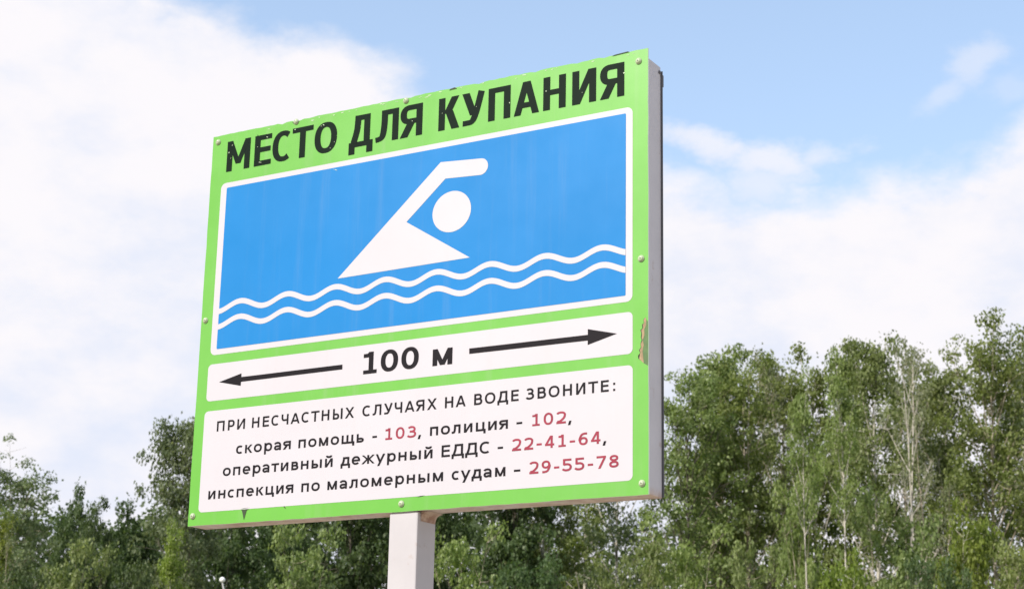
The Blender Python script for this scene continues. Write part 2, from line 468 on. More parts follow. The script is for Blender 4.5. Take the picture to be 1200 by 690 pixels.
        if k == '9':
            fl = lambda pt: (W - pt[0], 1 - pt[1])
            p.p = [(x[0], [fl(z) for z in x[1]]) for x in p.p]
    elif k == '7': p.Hb(t, 0, W); p.D(.30 * W, 0, W - sv * .62, 1 - sh, sv * 1.1)
    elif k == '8': p.E(W / 2, .755, W / 2 - a - .03, t - .755); p.E(W / 2, .265, W / 2 - a, .265 - sh / 2)
    elif k == '-': p.Hb(.37, 0, W)
    elif k == ',': p.D(.06, -.18, .14, .17, sv * 1.05)
    elif k == ':': p.V(W / 2, 0, .19, W); p.V(W / 2, .52, .71, W)
    return p.p


def write(mb, text, u0, u1, v0, cap, d, sv, sh, track=0.0):
    """Sets a word between u0 and u1 on the baseline v0; every stroke lies a hair above the one before."""
    x = 0.0; items = []
    for i, ch in enumerate(text):
        w, l, r_ = WID[ch]
        if i: x += l + track
        items.append((ch, x)); x += w + (r_ if i < len(text) - 1 else 0)
    kx = (u1 - u0) / x
    for ch, gx in items:
        svl = sv * cap / kx                  # keeps the upright strokes equally thick in a squeezed word
        for z, pl in glyph(ch, svl, sh):
            q_ = [(u0 + (gx + a) * kx, v0 + b * cap) for a, b in pl]
            ar = sum(q_[i][0] * q_[(i + 1) % 4][1] - q_[(i + 1) % 4][0] * q_[i][1] for i in range(4))
            if ar < 0: q_ = q_[::-1]
            mb.face([L(a, b, d - z * 0.00008) for a, b in q_])


# ------------------------------------------------------------------ the sign
# sign coordinates: u to the right, v up from the lower left corner of the sheet, d backwards from its face
PU, VZ = 0.755, 2.366
HOR = Vector((0.8615275, -0.50771092, 0)); NRM = Vector((-0.50771, -0.86153, 0))
base = Vector((-0.93803, 5.24633, 0)) + HOR * PU - NRM * 0.05
sign = empty('information_sign', base, math.atan2(HOR.y, HOR.x))
tag(sign, 'large green and blue bathing place sign with swimmer symbol on a white square post', 'sign')


def L(u, v, d): return (u - PU, d - 0.05, v + VZ)


GREEN = paint('green_film', (0.108, 0.365, 0.032), 0.36, 0.12, (0.23, 0.45, 0.12), 0.035, 3.0, bump=0.12, spec=0.6, streak=0.30)
EDGE = paint('sheet_edge', (0.72, 0.80, 0.66), 0.5, 0.2)
BLUE = paint('blue_film', (0.001, 0.170, 0.455), 0.36, 0.05, (0.03, 0.25, 0.52), 0.03, 3.0, bump=0.12, spec=0.28, streak=0.16)
WHITE = paint('white_film', (0.485, 0.465, 0.492), 0.4, 0.05, (0.5, 0.46, 0.43), 0.015, 3.0, bump=0.08, spec=0.4, streak=0.16)
BLACK = paint('black_print', (0.010, 0.008, 0.010), 0.45, 0.0, spec=0.12)
HEADBLACK = paint('faded_black_print', (0.007, 0.014, 0.009), 0.5, 0.1, (0.03, 0.05, 0.02), 0.1, 18.0, spec=0.05)
RED = paint('red_print', (0.25, 0.024, 0.046), 0.45, 0.0, vary=0.1, scale=30, spec=0.3)

rs = random.Random(11)
sheet = MB()
top = []
u = 1.5
nj = 90
for i in range(nj + 1):
    u = 1.5 - 1.5 * i / nj
    j = 0.0 if i in (0, nj) else rs.uniform(-0.0016, 0.001)
    if 0 < i < nj and rs.random() < 0.10: j -= rs.uniform(0.002, 0.005)
    if abs(u - 0.3204) < 0.02: j -= 0.004
    top.append((u, 1.212 + j * 0.7))
bot = [(0.0, 0.0)] + [(1.5 * i / 40, rs.uniform(-0.001, 0.0008)) for i in range(1, 40)] + [(1.5, 0.0)]
rgt = [(1.5 + rs.uniform(-0.0008, 0.0006), 1.212 * i / 24) for i in range(1, 24)]
lft = [(rs.uniform(-0.0006, 0.0008), 1.212 * (1 - i / 24)) for i in range(1, 24)]
outl = bot + rgt + top + lft
sheet.face([L(a, b, 0) for a, b in outl], 0)
sheet.face([L(a, b, 0.005) for a, b in outl][::-1], 1)
for i in range(len(outl)):
    a, b = outl[i], outl[(i + 1) % len(outl)]
    sheet.face([L(*a, 0), L(*a, 0.005), L(*b, 0.005), L(*b, 0)], 1)
SH = sheet.build('sign_sheet', [GREEN, EDGE], sign)


def rrect(u0, u1, v0, v1, r_, n=7):
    o = []
    for cx, cy, a0 in ((u1 - r_, v0 + r_, -90), (u1 - r_, v1 - r_, 0), (u0 + r_, v1 - r_, 90), (u0 + r_, v0 + r_, 180)):
        for i in range(n + 1):
            t = R(a0 + 90 * i / n); o.append((cx + r_ * math.cos(t), cy + r_ * math.sin(t)))
    return o


def flat(name, polys, d, mats, parent):
    b = MB()
    for mi, dd, p in polys: b.face([L(x, y, d - dd) for x, y in p], mi)
    return b.build(name, mats, parent)


D1, D2, D3 = -0.0005, -0.0010, -0.0015
pic = flat('picture_field', [(0, 0, rrect(0.0437, 1.4545, 0.5095, 1.0515, 0.018)), (1, 0.0005, rrect(0.0667, 1.4345, 0.5268, 1.0352, 0.003, 2))], D1, [WHITE, BLUE], sign)
arc = [(0.979 + 0.0245 * math.cos(R(t)), 0.9565 + 0.0245 * math.sin(R(t))) for t in range(80, -91, -10)]
flat('swimmer_body', [(0, 0, ([(0.5022, 0.6909), (0.9512, 0.6949), (0.7352, 0.8288), (0.8633, 0.9395)] + arc[::-1] + [(0.8455, 0.9915)]))], D3, [WHITE], pic)
flat('swimmer_head', [(0, 0, [(0.8872 + 0.0640 * math.cos(2 * math.pi * i / 48), 0.8380 + 0.0605 * math.sin(2 * math.pi * i / 48)) for i in range(48)])], D3, [WHITE], pic)


def wave(vc):
    n = 160; us = [0.0667 + (1.4345 - 0.0667) * i / n for i in range(n + 1)]
    b = MB(); k = 2 * math.pi / 0.1738
    lo, hi = [], []
    for x in us:
        y = vc + 0.0122 * math.cos((x - 0.1476) * k); sl_ = -0.0122 * k * math.sin((x - 0.1476) * k)
        h = 0.0082 * math.sqrt(1 + 0.6 * sl_ * sl_)
        lo.append(L(x, y - h, D3)); hi.append(L(x, y + h, D3))
    for i in range(n): b.face([lo[i], lo[i + 1], hi[i + 1], hi[i]])
    b.build('wave_line', WHITE, pic)


wave(0.6550)
wave(0.6068)
arf = flat('distance_field', [(0, 0, rrect(0.0395, 1.4550, 0.3690, 0.4815, 0.014))], D1, [WHITE], sign)
flat('arrow', [(0, 0, [(0.0845, 0.4244), (0.1670, 0.4055), (0.1678, 0.4174), (0.5330, 0.4187), (0.5328, 0.4328), (0.1680, 0.4320), (0.1675, 0.4430)])], D2, [BLACK], arf)
flat('arrow', [(0, 0, [(1.4096, 0.4270), (1.3234, 0.4487), (1.3234, 0.4333), (0.9568, 0.4350), (0.9573, 0.4196), (1.3234, 0.4177), (1.3234, 0.4058)])], D2, [BLACK], arf)
b = MB()
for ch, a0, a1 in (('1', .6060, .6520), ('0', .6650, .7235), ('0', .7345, .7925)): write(b, ch, a0, a1, 0.3965, 0.0635, D2, 0.25, 0.18)
b.build('distance_number', BLACK, arf)
b = MB()
write(b, 'м', 0.8385, 0.9030, 0.3970, 0.0625, D2, 0.25, 0.18)
b.build('unit_letter', BLACK, arf)

nof = flat('notice_field', [(0, 0, rrect(0.0370, 1.4555, 0.0383, 0.3390, 0.014))], D1, [WHITE], sign)
V1, V2, V3, V4 = 0.2750, 0.2021, 0.1400, 0.0750
C1, C2 = 0.0308, 0.0326
words = [[(V1, C1, [('ПРИ', .0873, .192), ('НЕСЧАСТНЫХ', .218, .5808), ('СЛУЧАЯХ', .609, .8567), ('НА', .8834, .950), ('ВОДЕ', .9768, 1.1161), ('ЗВОНИТЕ:', 1.1391, 1.405)])],
         [(V2, C2, [('скорая', .1647, .3634), ('помощь', .3907, .6178), ('-', .6465, .662), (',', .7986, .8076), ('полиция', .8375, 1.0845), ('-', 1.1108, 1.1285), (',', 1.2675, 1.2765)])],
         [(V3, C2, [('оперативный', .1204, .514), ('дежурный', .5418, .8478), ('ЕДДС', .8769, 1.0306), ('-', 1.0541, 1.0708), (',', 1.370, 1.379)])],
         [(V4, C2, [('инспекция', .0712, .3804), ('по', .4088, .4731), ('маломерным', .4997, .8841), ('судам', .9117, 1.0797), ('-', 1.1058, 1.1252)])]]
for line in words:
    for v0, cap, ws in line:
        for t, a0, a1 in ws:
            b = MB()
            write(b, t, a0, a1, v0, cap, D2, 0.205 if v0 != V1 else 0.198, 0.170, 0.045 if v0 != V1 else 0.10)
            b.build('notice_word' if len(t) > 1 else 'punctuation_mark', BLACK, nof)
for t, a0, a1, v0 in (('103', .6903, .7921, V2), ('102', 1.1593, 1.2605, V2), ('22-41-64', 1.0989, 1.3627, V3), ('29-55-78', 1.1529, 1.4157, V4)):
    b = MB(); write(b, t, a0, a1, v0, C2, D2, 0.195, 0.165, 0.07); b.build('phone_number', RED, nof)

for word in ((('М', .0589, .149), ('Е', .1661, .2307), ('С', .2347, .3071), ('Т', .3089, .3867), ('О', .3926, .4751)),
             (('Д', .5193, .605), ('Л', .6132, .6945), ('Я', .7007, .7776)),
             (('К', .8327, .9048), ('У', .9106, .9879), ('П', .9992, 1.0718), ('А', 1.0833, 1.1644), ('Н', 1.1773, 1.2486), ('И', 1.2686, 1.343), ('Я', 1.355, 1.4291))):
    b = MB()
    for ch, a0, a1 in word: write(b, ch, a0, a1, 1.0873, 0.0985, D1, 0.222, 0.162)
    b.build('heading_word', HEADBLACK, sign)

# wear: chips in the heading, the torn film by the right edge with its painted shadow, cracks along the foot
CHIP = paint('chipped_film', (0.46, 0.55, 0.38), 0.6)
b = MB()


def chip(u, v, l, w, ang, d=-0.0009, n=6):
    P = []
    l, w = l * 0.72, w * 0.72
    for i in range(n):
        t = 2 * math.pi * i / n + rs.uniform(-.2, .2); r_ = rs.uniform(0.6, 1.0)
        x, y = l * r_ * math.cos(t), w * r_ * math.sin(t)
        P.append((u + x * math.cos(ang) - y * math.sin(ang), v + x * math.sin(ang) + y * math.cos(ang)))
    b.face([L(x, y, d) for x, y in P])


for u_, v_, l_, w_, a_ in [(.066, 1.150, .005, .002, 1.2), (.078, 1.172, .004, .0015, .5), (.075, 1.13, .004, .001, 1.5), (.19, 1.098, .010, .0012, -.3), (.212, 1.176, .006, .0018, 2.6), (.178, 1.15, .003, .001, 0), (.318, 1.182, .005, .0018, .3), (.424, 1.178, .006, .0022, -.6),
                           (.415, 1.176, .003, .0015, .6), (.466, 1.118, .005, .001, .7), (.452, 1.10, .004, .0009, .4), (.742, 1.135, .002, .002, 0), (.748, 1.09, .003, .001, 1), (1.186, 1.145, .003, .003, 0), (1.4285, 1.153, .004, .004, 0), (.845, 1.14, .003, .001, 1.3),
                           (1.069, 1.132, .002, .004, 0), (.33, 1.105, .002, .001, 0), (.56, 1.15, .003, .001, 1), (.96, 1.14, .002, .001, 0), (1.30, 1.12, .003, .001, .4)]:
    chip(u_, v_, l_, w_, a_)
for _ in range(26):
    u_ = rs.uniform(0.02, 1.47); chip(u_, 1.208 - rs.random() ** 2 * 0.008, rs.uniform(.004, .014), rs.uniform(.0008, .0022), rs.uniform(-.15, .15), -0.0006)
chip(.478, 1.027, .010, .0016, -.35, -0.0016); chip(.47, 1.030, .004, .001, .5, -0.0016)
b.build('film_chips', CHIP, sign)
TORN = paint('torn_backing', (0.30, 0.21, 0.12), 0.8, 0.5, (0.2, 0.1, 0.05), 0.2, 60)
BARESHADE = paint('bare_shaded_green', (0.065, 0.13, 0.035), 0.6, 0.3, (0.25, 0.2, 0.1), 0.15, 40)  # green laid bare beside the torn backing, darkened by a painted-in shadow
b = MB()
tl = [(1.4915, .462), (1.4865, .455), (1.488, .447), (1.4838, .443), (1.4852, .434), (1.4795, .428), (1.4822, .419), (1.4806, .408), (1.4832, .401), (1.4780, .392), (1.4798, .383), (1.4752, .376), (1.4772, .369), (1.4708, .362), (1.4735, .353), (1.480, .347)]
tr = [(1.487, .340), (1.4855, .356), (1.4835, .372), (1.487, .388), (1.4845, .402), (1.489, .414), (1.4885, .430), (1.4935, .440), (1.4945, .455)]
b.face([L(x, y, -0.0006) for x, y in (tl + tr)], 0)
dk = [(1.487, .340), (1.499, .333), (1.4992, .45), (1.4945, .455), (1.4935, .440), (1.4885, .430), (1.489, .414), (1.4845, .402), (1.487, .388), (1.4835, .372), (1.4855, .356)]
b.face([L(x, y, -0.0004) for x, y in dk], 1)
b.build('torn_film_and_shade', [TORN, BARESHADE], sign)
SHRED = [(x - 0.0003 - rs.choice((0, 0, .0006, .0016)), y + rs.uniform(-.002, .002)) for x, y in tl]
DARKTEAR = paint('dark_tear', (0.03, 0.05, 0.02), 0.8)
b = MB()
for P in ([(.2085, .0075), (.2165, .0345), (.224, .0385), (.2075, .0370), (.196, .0375), (.2005, .0330)], [(.3485, .0375), (.3520, .0390), (.357, .0325), (.3555, .0315)], [(.195, .0395), (.205, .0405), (.228, .0415), (.205, .0415)],
          [(.800, .0365), (.815, .0372), (.828, .0395), (.812, .0390)], [(1.39, 1.2085), (1.445, 1.2105), (1.44, 1.2135), (1.40, 1.2115)], [(.865, 1.2065), (.893, 1.2075), (.885, 1.2125), (.872, 1.2105)],
          [(.305, 1.2075), (.332, 1.2065), (.325, 1.2000), (.312, 1.2005)], [(.172, 1.1885), (.176, 1.190), (.1765, 1.1865)]):
    b.face([L(x, y, -0.0011) for x, y in P])
b.face([L(x, y, -0.0008) for x, y in (SHRED + [(x + 0.0004, y) for x, y in tl[::-1]])])
b.build('film_tear', DARKTEAR, sign)

# steel box frame behind the sheet
FRAME = rusty_metal('frame_steel', (0.55, 0.535, 0.56), VZ + 0.002, 0.8, (0.32, 0.18, 0.11))
FT = 1.185
b = MB()
b.box(-PU + 0.0005, -PU + 0.040, -0.0445, 0.030, VZ + 0.0445, VZ + FT - 0.0405, 0, 0.002)
b.box(1.5 - PU - 0.040, 1.5 - PU - 0.0005, -0.0445, 0.030, VZ + 0.0005, VZ + FT, 0, 0.002)
b.box(-PU + 0.0005, 1.5 - PU - 0.0405, -0.0445, 0.030, VZ + 0.0005, VZ + 0.044, 0, 0.002)
b.box(-PU + 0.0005, 1.5 - PU - 0.0405, -0.0445, 0.030, VZ + FT - 0.040, VZ + FT, 0, 0.002)
b.build('frame', FRAME, sign)
BACKM = paint('shaded_back_steel', (0.10, 0.10, 0.11), 0.6, 0.5, (0.2, 0.12, 0.08))  # dark grey: the shade on the back edge is put into the colour
b = MB()
b.box(-PU - 0.001, 1.5 - PU + 0.0045, 0.0305, 0.0325, VZ + 0.004, VZ + FT - 0.012)
b.build('back_sheet', BACKM, sign)
b = MB()
b.box(1.5 - PU - 0.034, 1.5 - PU + 0.003, 0.033, 0.043, VZ + FT - 0.055, VZ + FT - 0.02, 0, 0.002)
b.tube([(1.5 - PU - 0.0004, 0.020, VZ + FT - 0.018), (1.5 - PU + 0.003, 0.020, VZ + FT - 0.018)], [0.005, 0.0045], 10)
b.build('corner_clip', BACKM, sign)
# square post with a flared weld at its head
POST = rusty_metal('post_paint', (0.45, 0.43, 0.44), 0.05, 0.8)
b = MB()
b.box(0.7095 - PU, 0.8025 - PU, -0.0444, 0.047, -0.3, VZ - 0.0005, 0, 0.004)
POSTO = b.build('post', POST, sign)
WELD = rusty_metal('weld_steel', (0.50, 0.42, 0.36), VZ - 0.005, 0.8)
b = MB()
x0 = 0.8025 - PU
prof = [(x0 + 0.0005, VZ - 0.026), (x0 + 0.002, VZ - 0.016), (x0 + 0.006, VZ - 0.008), (x0 + 0.014, VZ - 0.0028), (x0 + 0.026, VZ - 0.0003), (x0 + 0.0005, VZ - 0.0003)]
b.face([(x, -0.030, z) for x, z in prof][::-1]); b.face([(x, 0.043, z) for x, z in prof])
b.grid([[(x, -0.030, z) for x, z in prof], [(x, 0.043, z) for x, z in prof]], 0, True, False)
b.build('weld_gusset', WELD, sign)
BOLT = paint('bolt_steel', (0.40, 0.47, 0.30), 0.35, 0.4, (0.25, 0.2, 0.12), 0.1, 200)
BOLTD = paint('bolt_recess', (0.10, 0.11, 0.08), 0.6)
b = MB()
rows = []
for r_, h in ((0.0092, 0.0), (0.0092, 0.0016), (0.0070, 0.0020), (0.0066, 0.0040), (0.0050, 0.0056), (0.0022, 0.0062)):
    rows.append([(r_ * math.cos(2 * math.pi * k / 20), -h, r_ * math.sin(2 * math.pi * k / 20)) for k in range(20)])
b.grid(rows, 0, True)
b.face([(0.0022 * math.cos(2 * math.pi * k / 20), -0.0060, 0.0022 * math.sin(2 * math.pi * k / 20)) for k in range(20)], 1)
bolt = b.build('bolt', [BOLT, BOLTD], sign)
spots = [(.0206, 1.1911), (.3204, 1.2065), (.718, 1.2020), (1.4723, 1.1788), (.0166, .6211), (1.4798, .6217), (.0172, .0289), (.7515, .0209), (1.4821, .0288)]
for i, (u_, v_) in enumerate(spots):
    o = bolt if i == 0 else bolt.copy()
    if i: COL.objects.link(o); o.parent = sign
    o.location = L(u_, v_, -0.0006); o.rotation_euler = (0, rs.uniform(0, 6), 0)

# ------------------------------------------------------------------ trees
LEAF = {
    'aspen': leaf_mat('aspen_leaf', (0.112, 0.142, 0.038), (0.245, 0.266, 0.104), (0.32, 0.34, 0.18)),
    'poplar': leaf_mat('poplar_leaf', (0.120, 0.153, 0.034), (0.258, 0.278, 0.096), (0.33, 0.35, 0.19)),
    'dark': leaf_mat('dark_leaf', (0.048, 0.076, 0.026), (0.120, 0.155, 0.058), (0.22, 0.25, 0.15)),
    'willow': leaf_mat('willow_leaf', (0.095, 0.122, 0.056), (0.195, 0.220, 0.112), (0.30, 0.32, 0.22)),
    'yellow': leaf_mat('yellow_green_leaf', (0.120, 0.160, 0.020), (0.250, 0.270, 0.052), (0.32, 0.33, 0.13)),
    'grey': leaf_mat('grey_green_leaf', (0.125, 0.138, 0.070), (0.230, 0.235, 0.130), (0.32, 0.32, 0.23)),
}
BARK = {
    'birch': bark_mat('birch_bark', (0.05, 0.045, 0.04), (0.50, 0.46, 0.38), 2.0, 0.36, 0.46),
    'pale': bark_mat('pale_bark', (0.22, 0.18, 0.13), (0.42, 0.36, 0.27), 2.0, 0.35, 0.6),
    'brown': bark_mat('brown_bark', (0.05, 0.042, 0.032), (0.14, 0.115, 0.085), 4.0, 0.4, 0.65),
}


def leaves_mesh(name, cen, rad, cnt, size, rng, mat, flat_z=0.68):
    """Many separate four-cornered leaves spread through clumps (centre, radius, count)."""
    idx = np.repeat(np.arange(len(cnt)), cnt); n = len(idx)
    d = rng.normal(size=(n, 3)); d /= np.linalg.norm(d, axis=1, keepdims=True)
    rr = rad[idx] * rng.random(n) ** 0.42
    stray = rng.random(n) < 0.12
    rr[stray] *= rng.uniform(1.1, 1.6, stray.sum())
    off = d * rr[:, None]; off[:, 2] *= flat_z
    P = cen[idx] + off
    nr = rng.normal(size=(n, 3)) * 0.8 + d * 0.45 + np.array([0, 0, 0.55]); nr /= np.linalg.norm(nr, axis=1, keepdims=True)
    t = rng.normal(size=(n, 3)) + np.array([0, 0, -0.5]); t -= nr * (t * nr).sum(1, keepdims=True); t /= np.linalg.norm(t, axis=1, keepdims=True)
    s_ = np.cross(nr, t)
    ln = size * rng.uniform(0.7, 1.3, n)[:, None]; w = ln * rng.uniform(0.34, 0.46, n)[:, None]
    cup = nr * ln * 0.12
    co = np.stack([P - t * ln * 0.5, P + s_ * w - cup + t * ln * -0.05, P + t * ln * 0.5, P - s_ * w - cup + t * ln * -0.05], 1).reshape(-1, 3)
    me = bpy.data.meshes.new(name)
    me.vertices.add(n * 4); me.vertices.foreach_set('co', co.astype(np.float32).ravel())
    me.loops.add(n * 4); me.loops.foreach_set('vertex_index', np.arange(n * 4, dtype=np.int32))
    me.polygons.add(n); me.polygons.foreach_set('loop_start', np.arange(0, n * 4, 4, dtype=np.int32))
    me.polygons.foreach_set('loop_total', np.full(n, 4, dtype=np.int32))
    me.materials.append(mat)
    me.update(calc_edges=True); me.validate()
    return me


def grow(seed, H=18.0, Rm=3.2, cb=0.25, prof=(0.75, 1.0, 0.8, 0.35), nl=26, leaves=15000, size=0.17, bark='pale', leaf='aspen', up=(0.5, 1.15), gap=0.15, stems=1, clump=0.26, lean=0.02, bare=False, r0=None):
    """Returns (trunk mesh, crown mesh, half width)."""
    rng = np.random.default_rng(seed)
    tb = MB(); cen, rad = [], []
    pf = lambda t: float(np.interp(t, np.linspace(0, 1, len(prof)), prof))
    for st in range(stems):
        hs = H * (1.0 if st == 0 else rng.uniform(0.7, 0.96))
        n = 9; zz = np.linspace(-0.2, hs * 0.95, n)
        sp = 0.0 if stems == 1 else Rm * rng.uniform(0.25, 0.6)
        sa = 2 * math.pi * st / max(stems, 1) + rng.uniform(0, 1)
        wob = np.cumsum(rng.normal(0, lean * H / n * 1.2, (n, 2)), 0)
        fr = np.linspace(0, 1, n)
        tx = wob[:, 0] + math.cos(sa) * sp * fr; ty = wob[:, 1] + math.sin(sa) * sp * fr
        tx -= tx[0]; ty -= ty[0]
        rb = (r0 or H * 0.0085) * (1 if st == 0 else 0.75)
        rt = rb * (1 - 0.9 * fr) + 0.012
        tb.tube([(tx[i], ty[i], zz[i]) for i in range(n)], list(rt), 7)
        at = lambda z: np.array([np.interp(z, zz, tx), np.interp(z, zz, ty), z])
        k = max(4, nl // stems)
        for i in range(k):
            t = (i + rng.uniform(0.1, 0.9)) / k
            z = hs * (cb + (0.95 - cb) * t)
            s0 = at(z * (0.97 if t > .1 else 1))
            a = i * 2.399 + rng.uniform(-.5, .5)
            ln = Rm * pf(t) * rng.uniform(0.55, 1.2)
            el = up[0] + (up[1] - up[0]) * t + rng.uniform(-.2, .2)
            dr = np.array([math.cos(a) * math.cos(el), math.sin(a) * math.cos(el), math.sin(el)])
            sd = np.array([-math.sin(a), math.cos(a), 0])
            p = [s0]
            bend = rng.uniform(-.2, .2)
            for s_ in (0.33, 0.66, 1.0):
                p.append(s0 + dr * ln * s_ / max(math.cos(el), .45) * 0.85 + sd * bend * ln * s_ * s_ + np.array([0, 0, 0.12 * ln * s_ * s_ - 0.06 * ln * s_]))
            r1 = float(np.interp(z, zz, rt)) * rng.uniform(0.4, 0.6) + 0.008
            tb.tube([tuple(x) for x in p], [r1, r1 * .75, r1 * .5, r1 * .2], 5, cap=False)
            nsub = 7
            for j in range(nsub):
                s_ = rng.uniform(0.35, 1.0); b0 = p[1] * (1 - s_) + p[3] * s_ if s_ > .33 else p[1]
                f = rng.normal(0, 1, 3); f[2] = abs(f[2]) * .6 + .1
                c_ = b0 + f * ln * 0.24
                tb.tube([tuple(b0), tuple((b0 + c_) / 2 + rng.normal(0, .05, 3)), tuple(c_)], [r1 * .35, r1 * .25, r1 * .08 + .004], 4, cap=False)
                if rng.random() > gap: cen.append(c_); rad.append(Rm * clump * rng.uniform(0.5, 1.25))
            if rng.random() > gap: cen.append(p[3]); rad.append(Rm * clump * rng.uniform(.6, 1.2))
        for j in range(8):
            if rng.random() > gap: cen.append(at(hs * rng.uniform(.76, .95)) + rng.normal(0, Rm * .16, 3)); rad.append(Rm * clump * rng.uniform(.5, 1.0))
    tm = bpy.data.meshes.new('trunk')
    tm.from_pydata(tb.v, [], tb.f); tm.materials.append(BARK[bark]); tm.polygons.foreach_set('use_smooth', [True] * len(tb.f)); tm.update()
    cm = None
    if leaves:
        cen, rad = np.array(cen), np.array(rad)
        w = rad ** 2 * rng.uniform(0.45, 1.4, len(rad)); cnt = np.maximum(4, (w / w.sum() * leaves)).astype(int)
        cm = leaves_mesh('crown', cen, rad, cnt, size, rng, LEAF[leaf])
    ref = cm if (cm and leaves > 3000) else tm
    co = np.empty(len(ref.vertices) * 3, dtype=np.float32); ref.vertices.foreach_get('co', co); co = co.reshape(-1, 3)
    return tm, cm, float(np.percentile(co[:, 2], 99.7)), float(np.percentile(np.hypot(co[:, 0], co[:, 1]), 93))


ASP = (0.55, 0.95, 1.0, 0.75, 0.35)
KIND = {
    'aspen_a': grow(1, 19, 2.5, .18, ASP, 50, 16000, .175, 'pale', 'aspen', gap=.17, clump=0.229),
    'aspen_b': grow(2, 19, 2.7, .20, (.7, 1, .95, .8, .4), 50, 16000, .175, 'birch', 'aspen', gap=.19, clump=0.229),
    'aspen_c': grow(3, 19, 2.3, .3, (.6, .9, 1, .9, .5), 46, 12500, .175, 'birch', 'poplar', gap=.2, clump=0.244),
    'poplar_a': grow(4, 21, 3.0, .15, (.8, 1, 1, .85, .5), 58, 20000, .18, 'pale', 'poplar', gap=.15, clump=0.2),
    'poplar_b': grow(5, 21, 3.2, .19, (.9, 1, .95, .85, .45), 56, 18500, .18, 'brown', 'aspen', gap=.17, clump=0.2),
    'sparse_a': grow(6, 18, 2.4, .26, (.6, .9, 1, 1, .6), 34, 8000, .17, 'pale', 'grey', gap=.3, clump=0.311),
    'sparse_b': grow(7, 18, 2.6, .22, (.7, 1, 1, .9, .6), 36, 10000, .17, 'birch', 'willow', gap=.26, clump=0.311),
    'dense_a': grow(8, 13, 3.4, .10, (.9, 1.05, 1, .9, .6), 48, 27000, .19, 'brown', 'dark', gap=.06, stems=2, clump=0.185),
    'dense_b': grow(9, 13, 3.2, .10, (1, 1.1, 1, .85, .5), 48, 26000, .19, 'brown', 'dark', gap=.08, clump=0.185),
    'willow_a': grow(21, 15, 3.2, .12, (.8, 1, 1, .95, .8), 60, 28000, .15, 'pale', 'willow', gap=.14, stems=1, up=(.7, 1.3), clump=0.185),
    'willow_b': grow(11, 16, 3.2, .15, (.8, 1, 1, .85, .55), 46, 21000, .185, 'brown', 'willow', gap=.16, up=(.3, .9), clump=0.237),
    'bush_a': grow(12, 7, 2.6, .08, (1, 1.1, 1, .85, .6), 42, 14000, .15, 'pale', 'poplar', gap=.06, stems=3, clump=0.185),
    'bush_b': grow(13, 7, 2.4, .08, (1, 1.1, 1, .9, .6), 40, 13000, .15, 'pale', 'aspen', gap=.08, stems=3, clump=0.185),
    'bush_c': grow(14, 7, 2.0, .08, (.9, 1, 1, .85, .6), 34, 14000, .15, 'birch', 'yellow', gap=.1, stems=2, clump=0.252),
    'bush_d': grow(15, 7, 2.6, .08, (1, 1.1, 1, .85, .6), 42, 13000, .15, 'brown', 'dark', gap=.08, stems=3, clump=0.185),
    'slim_a': grow(16, 11, 1.5, .12, (.8, 1, 1, .85, .5), 36, 12000, .125, 'birch', 'yellow', gap=.1, clump=0.296),
    'birch_stem': grow(19, 19, 2.2, .66, (.8, 1, .9, .6), 20, 5200, .18, 'birch', 'poplar', gap=.2, clump=.3, r0=0.15, lean=.018),
    'bare_a': grow(17, 18, 2.2, .40, (.7, .9, .9, .7, .5), 22, 1500, .14, 'birch', 'grey', gap=.6, stems=2, up=(.5, 1.05), r0=0.11, lean=.06),
    'bare_b': grow(18, 18, 2.0, .42, (.8, .9, .9, .7, .4), 20, 1800, .14, 'pale', 'grey', gap=.55, stems=2, up=(.5, 1.1), r0=0.10, lean=.07),
}


def plant(name, cat, label, kind, px, ytop, wpx, dist, rot, group=None):
    d = ray(px, 600); h = Vector((d.x, d.y, 0)).normalized()
    a, e = azel(px, ytop)
    z = EYE.z + dist * math.tan(e)
    tm, cm, H, Rm = KIND[kind]
    o = empty(name, (h.x * dist, h.y * dist, 0), rot)
    tag(o, label, cat, group)
    w = wpx / FPX * dist / (2.0 * Rm)
    o.scale = (w, w, z / H)
    link('trunk', tm, o)
    if cm: link('crown', cm, o)
    return o


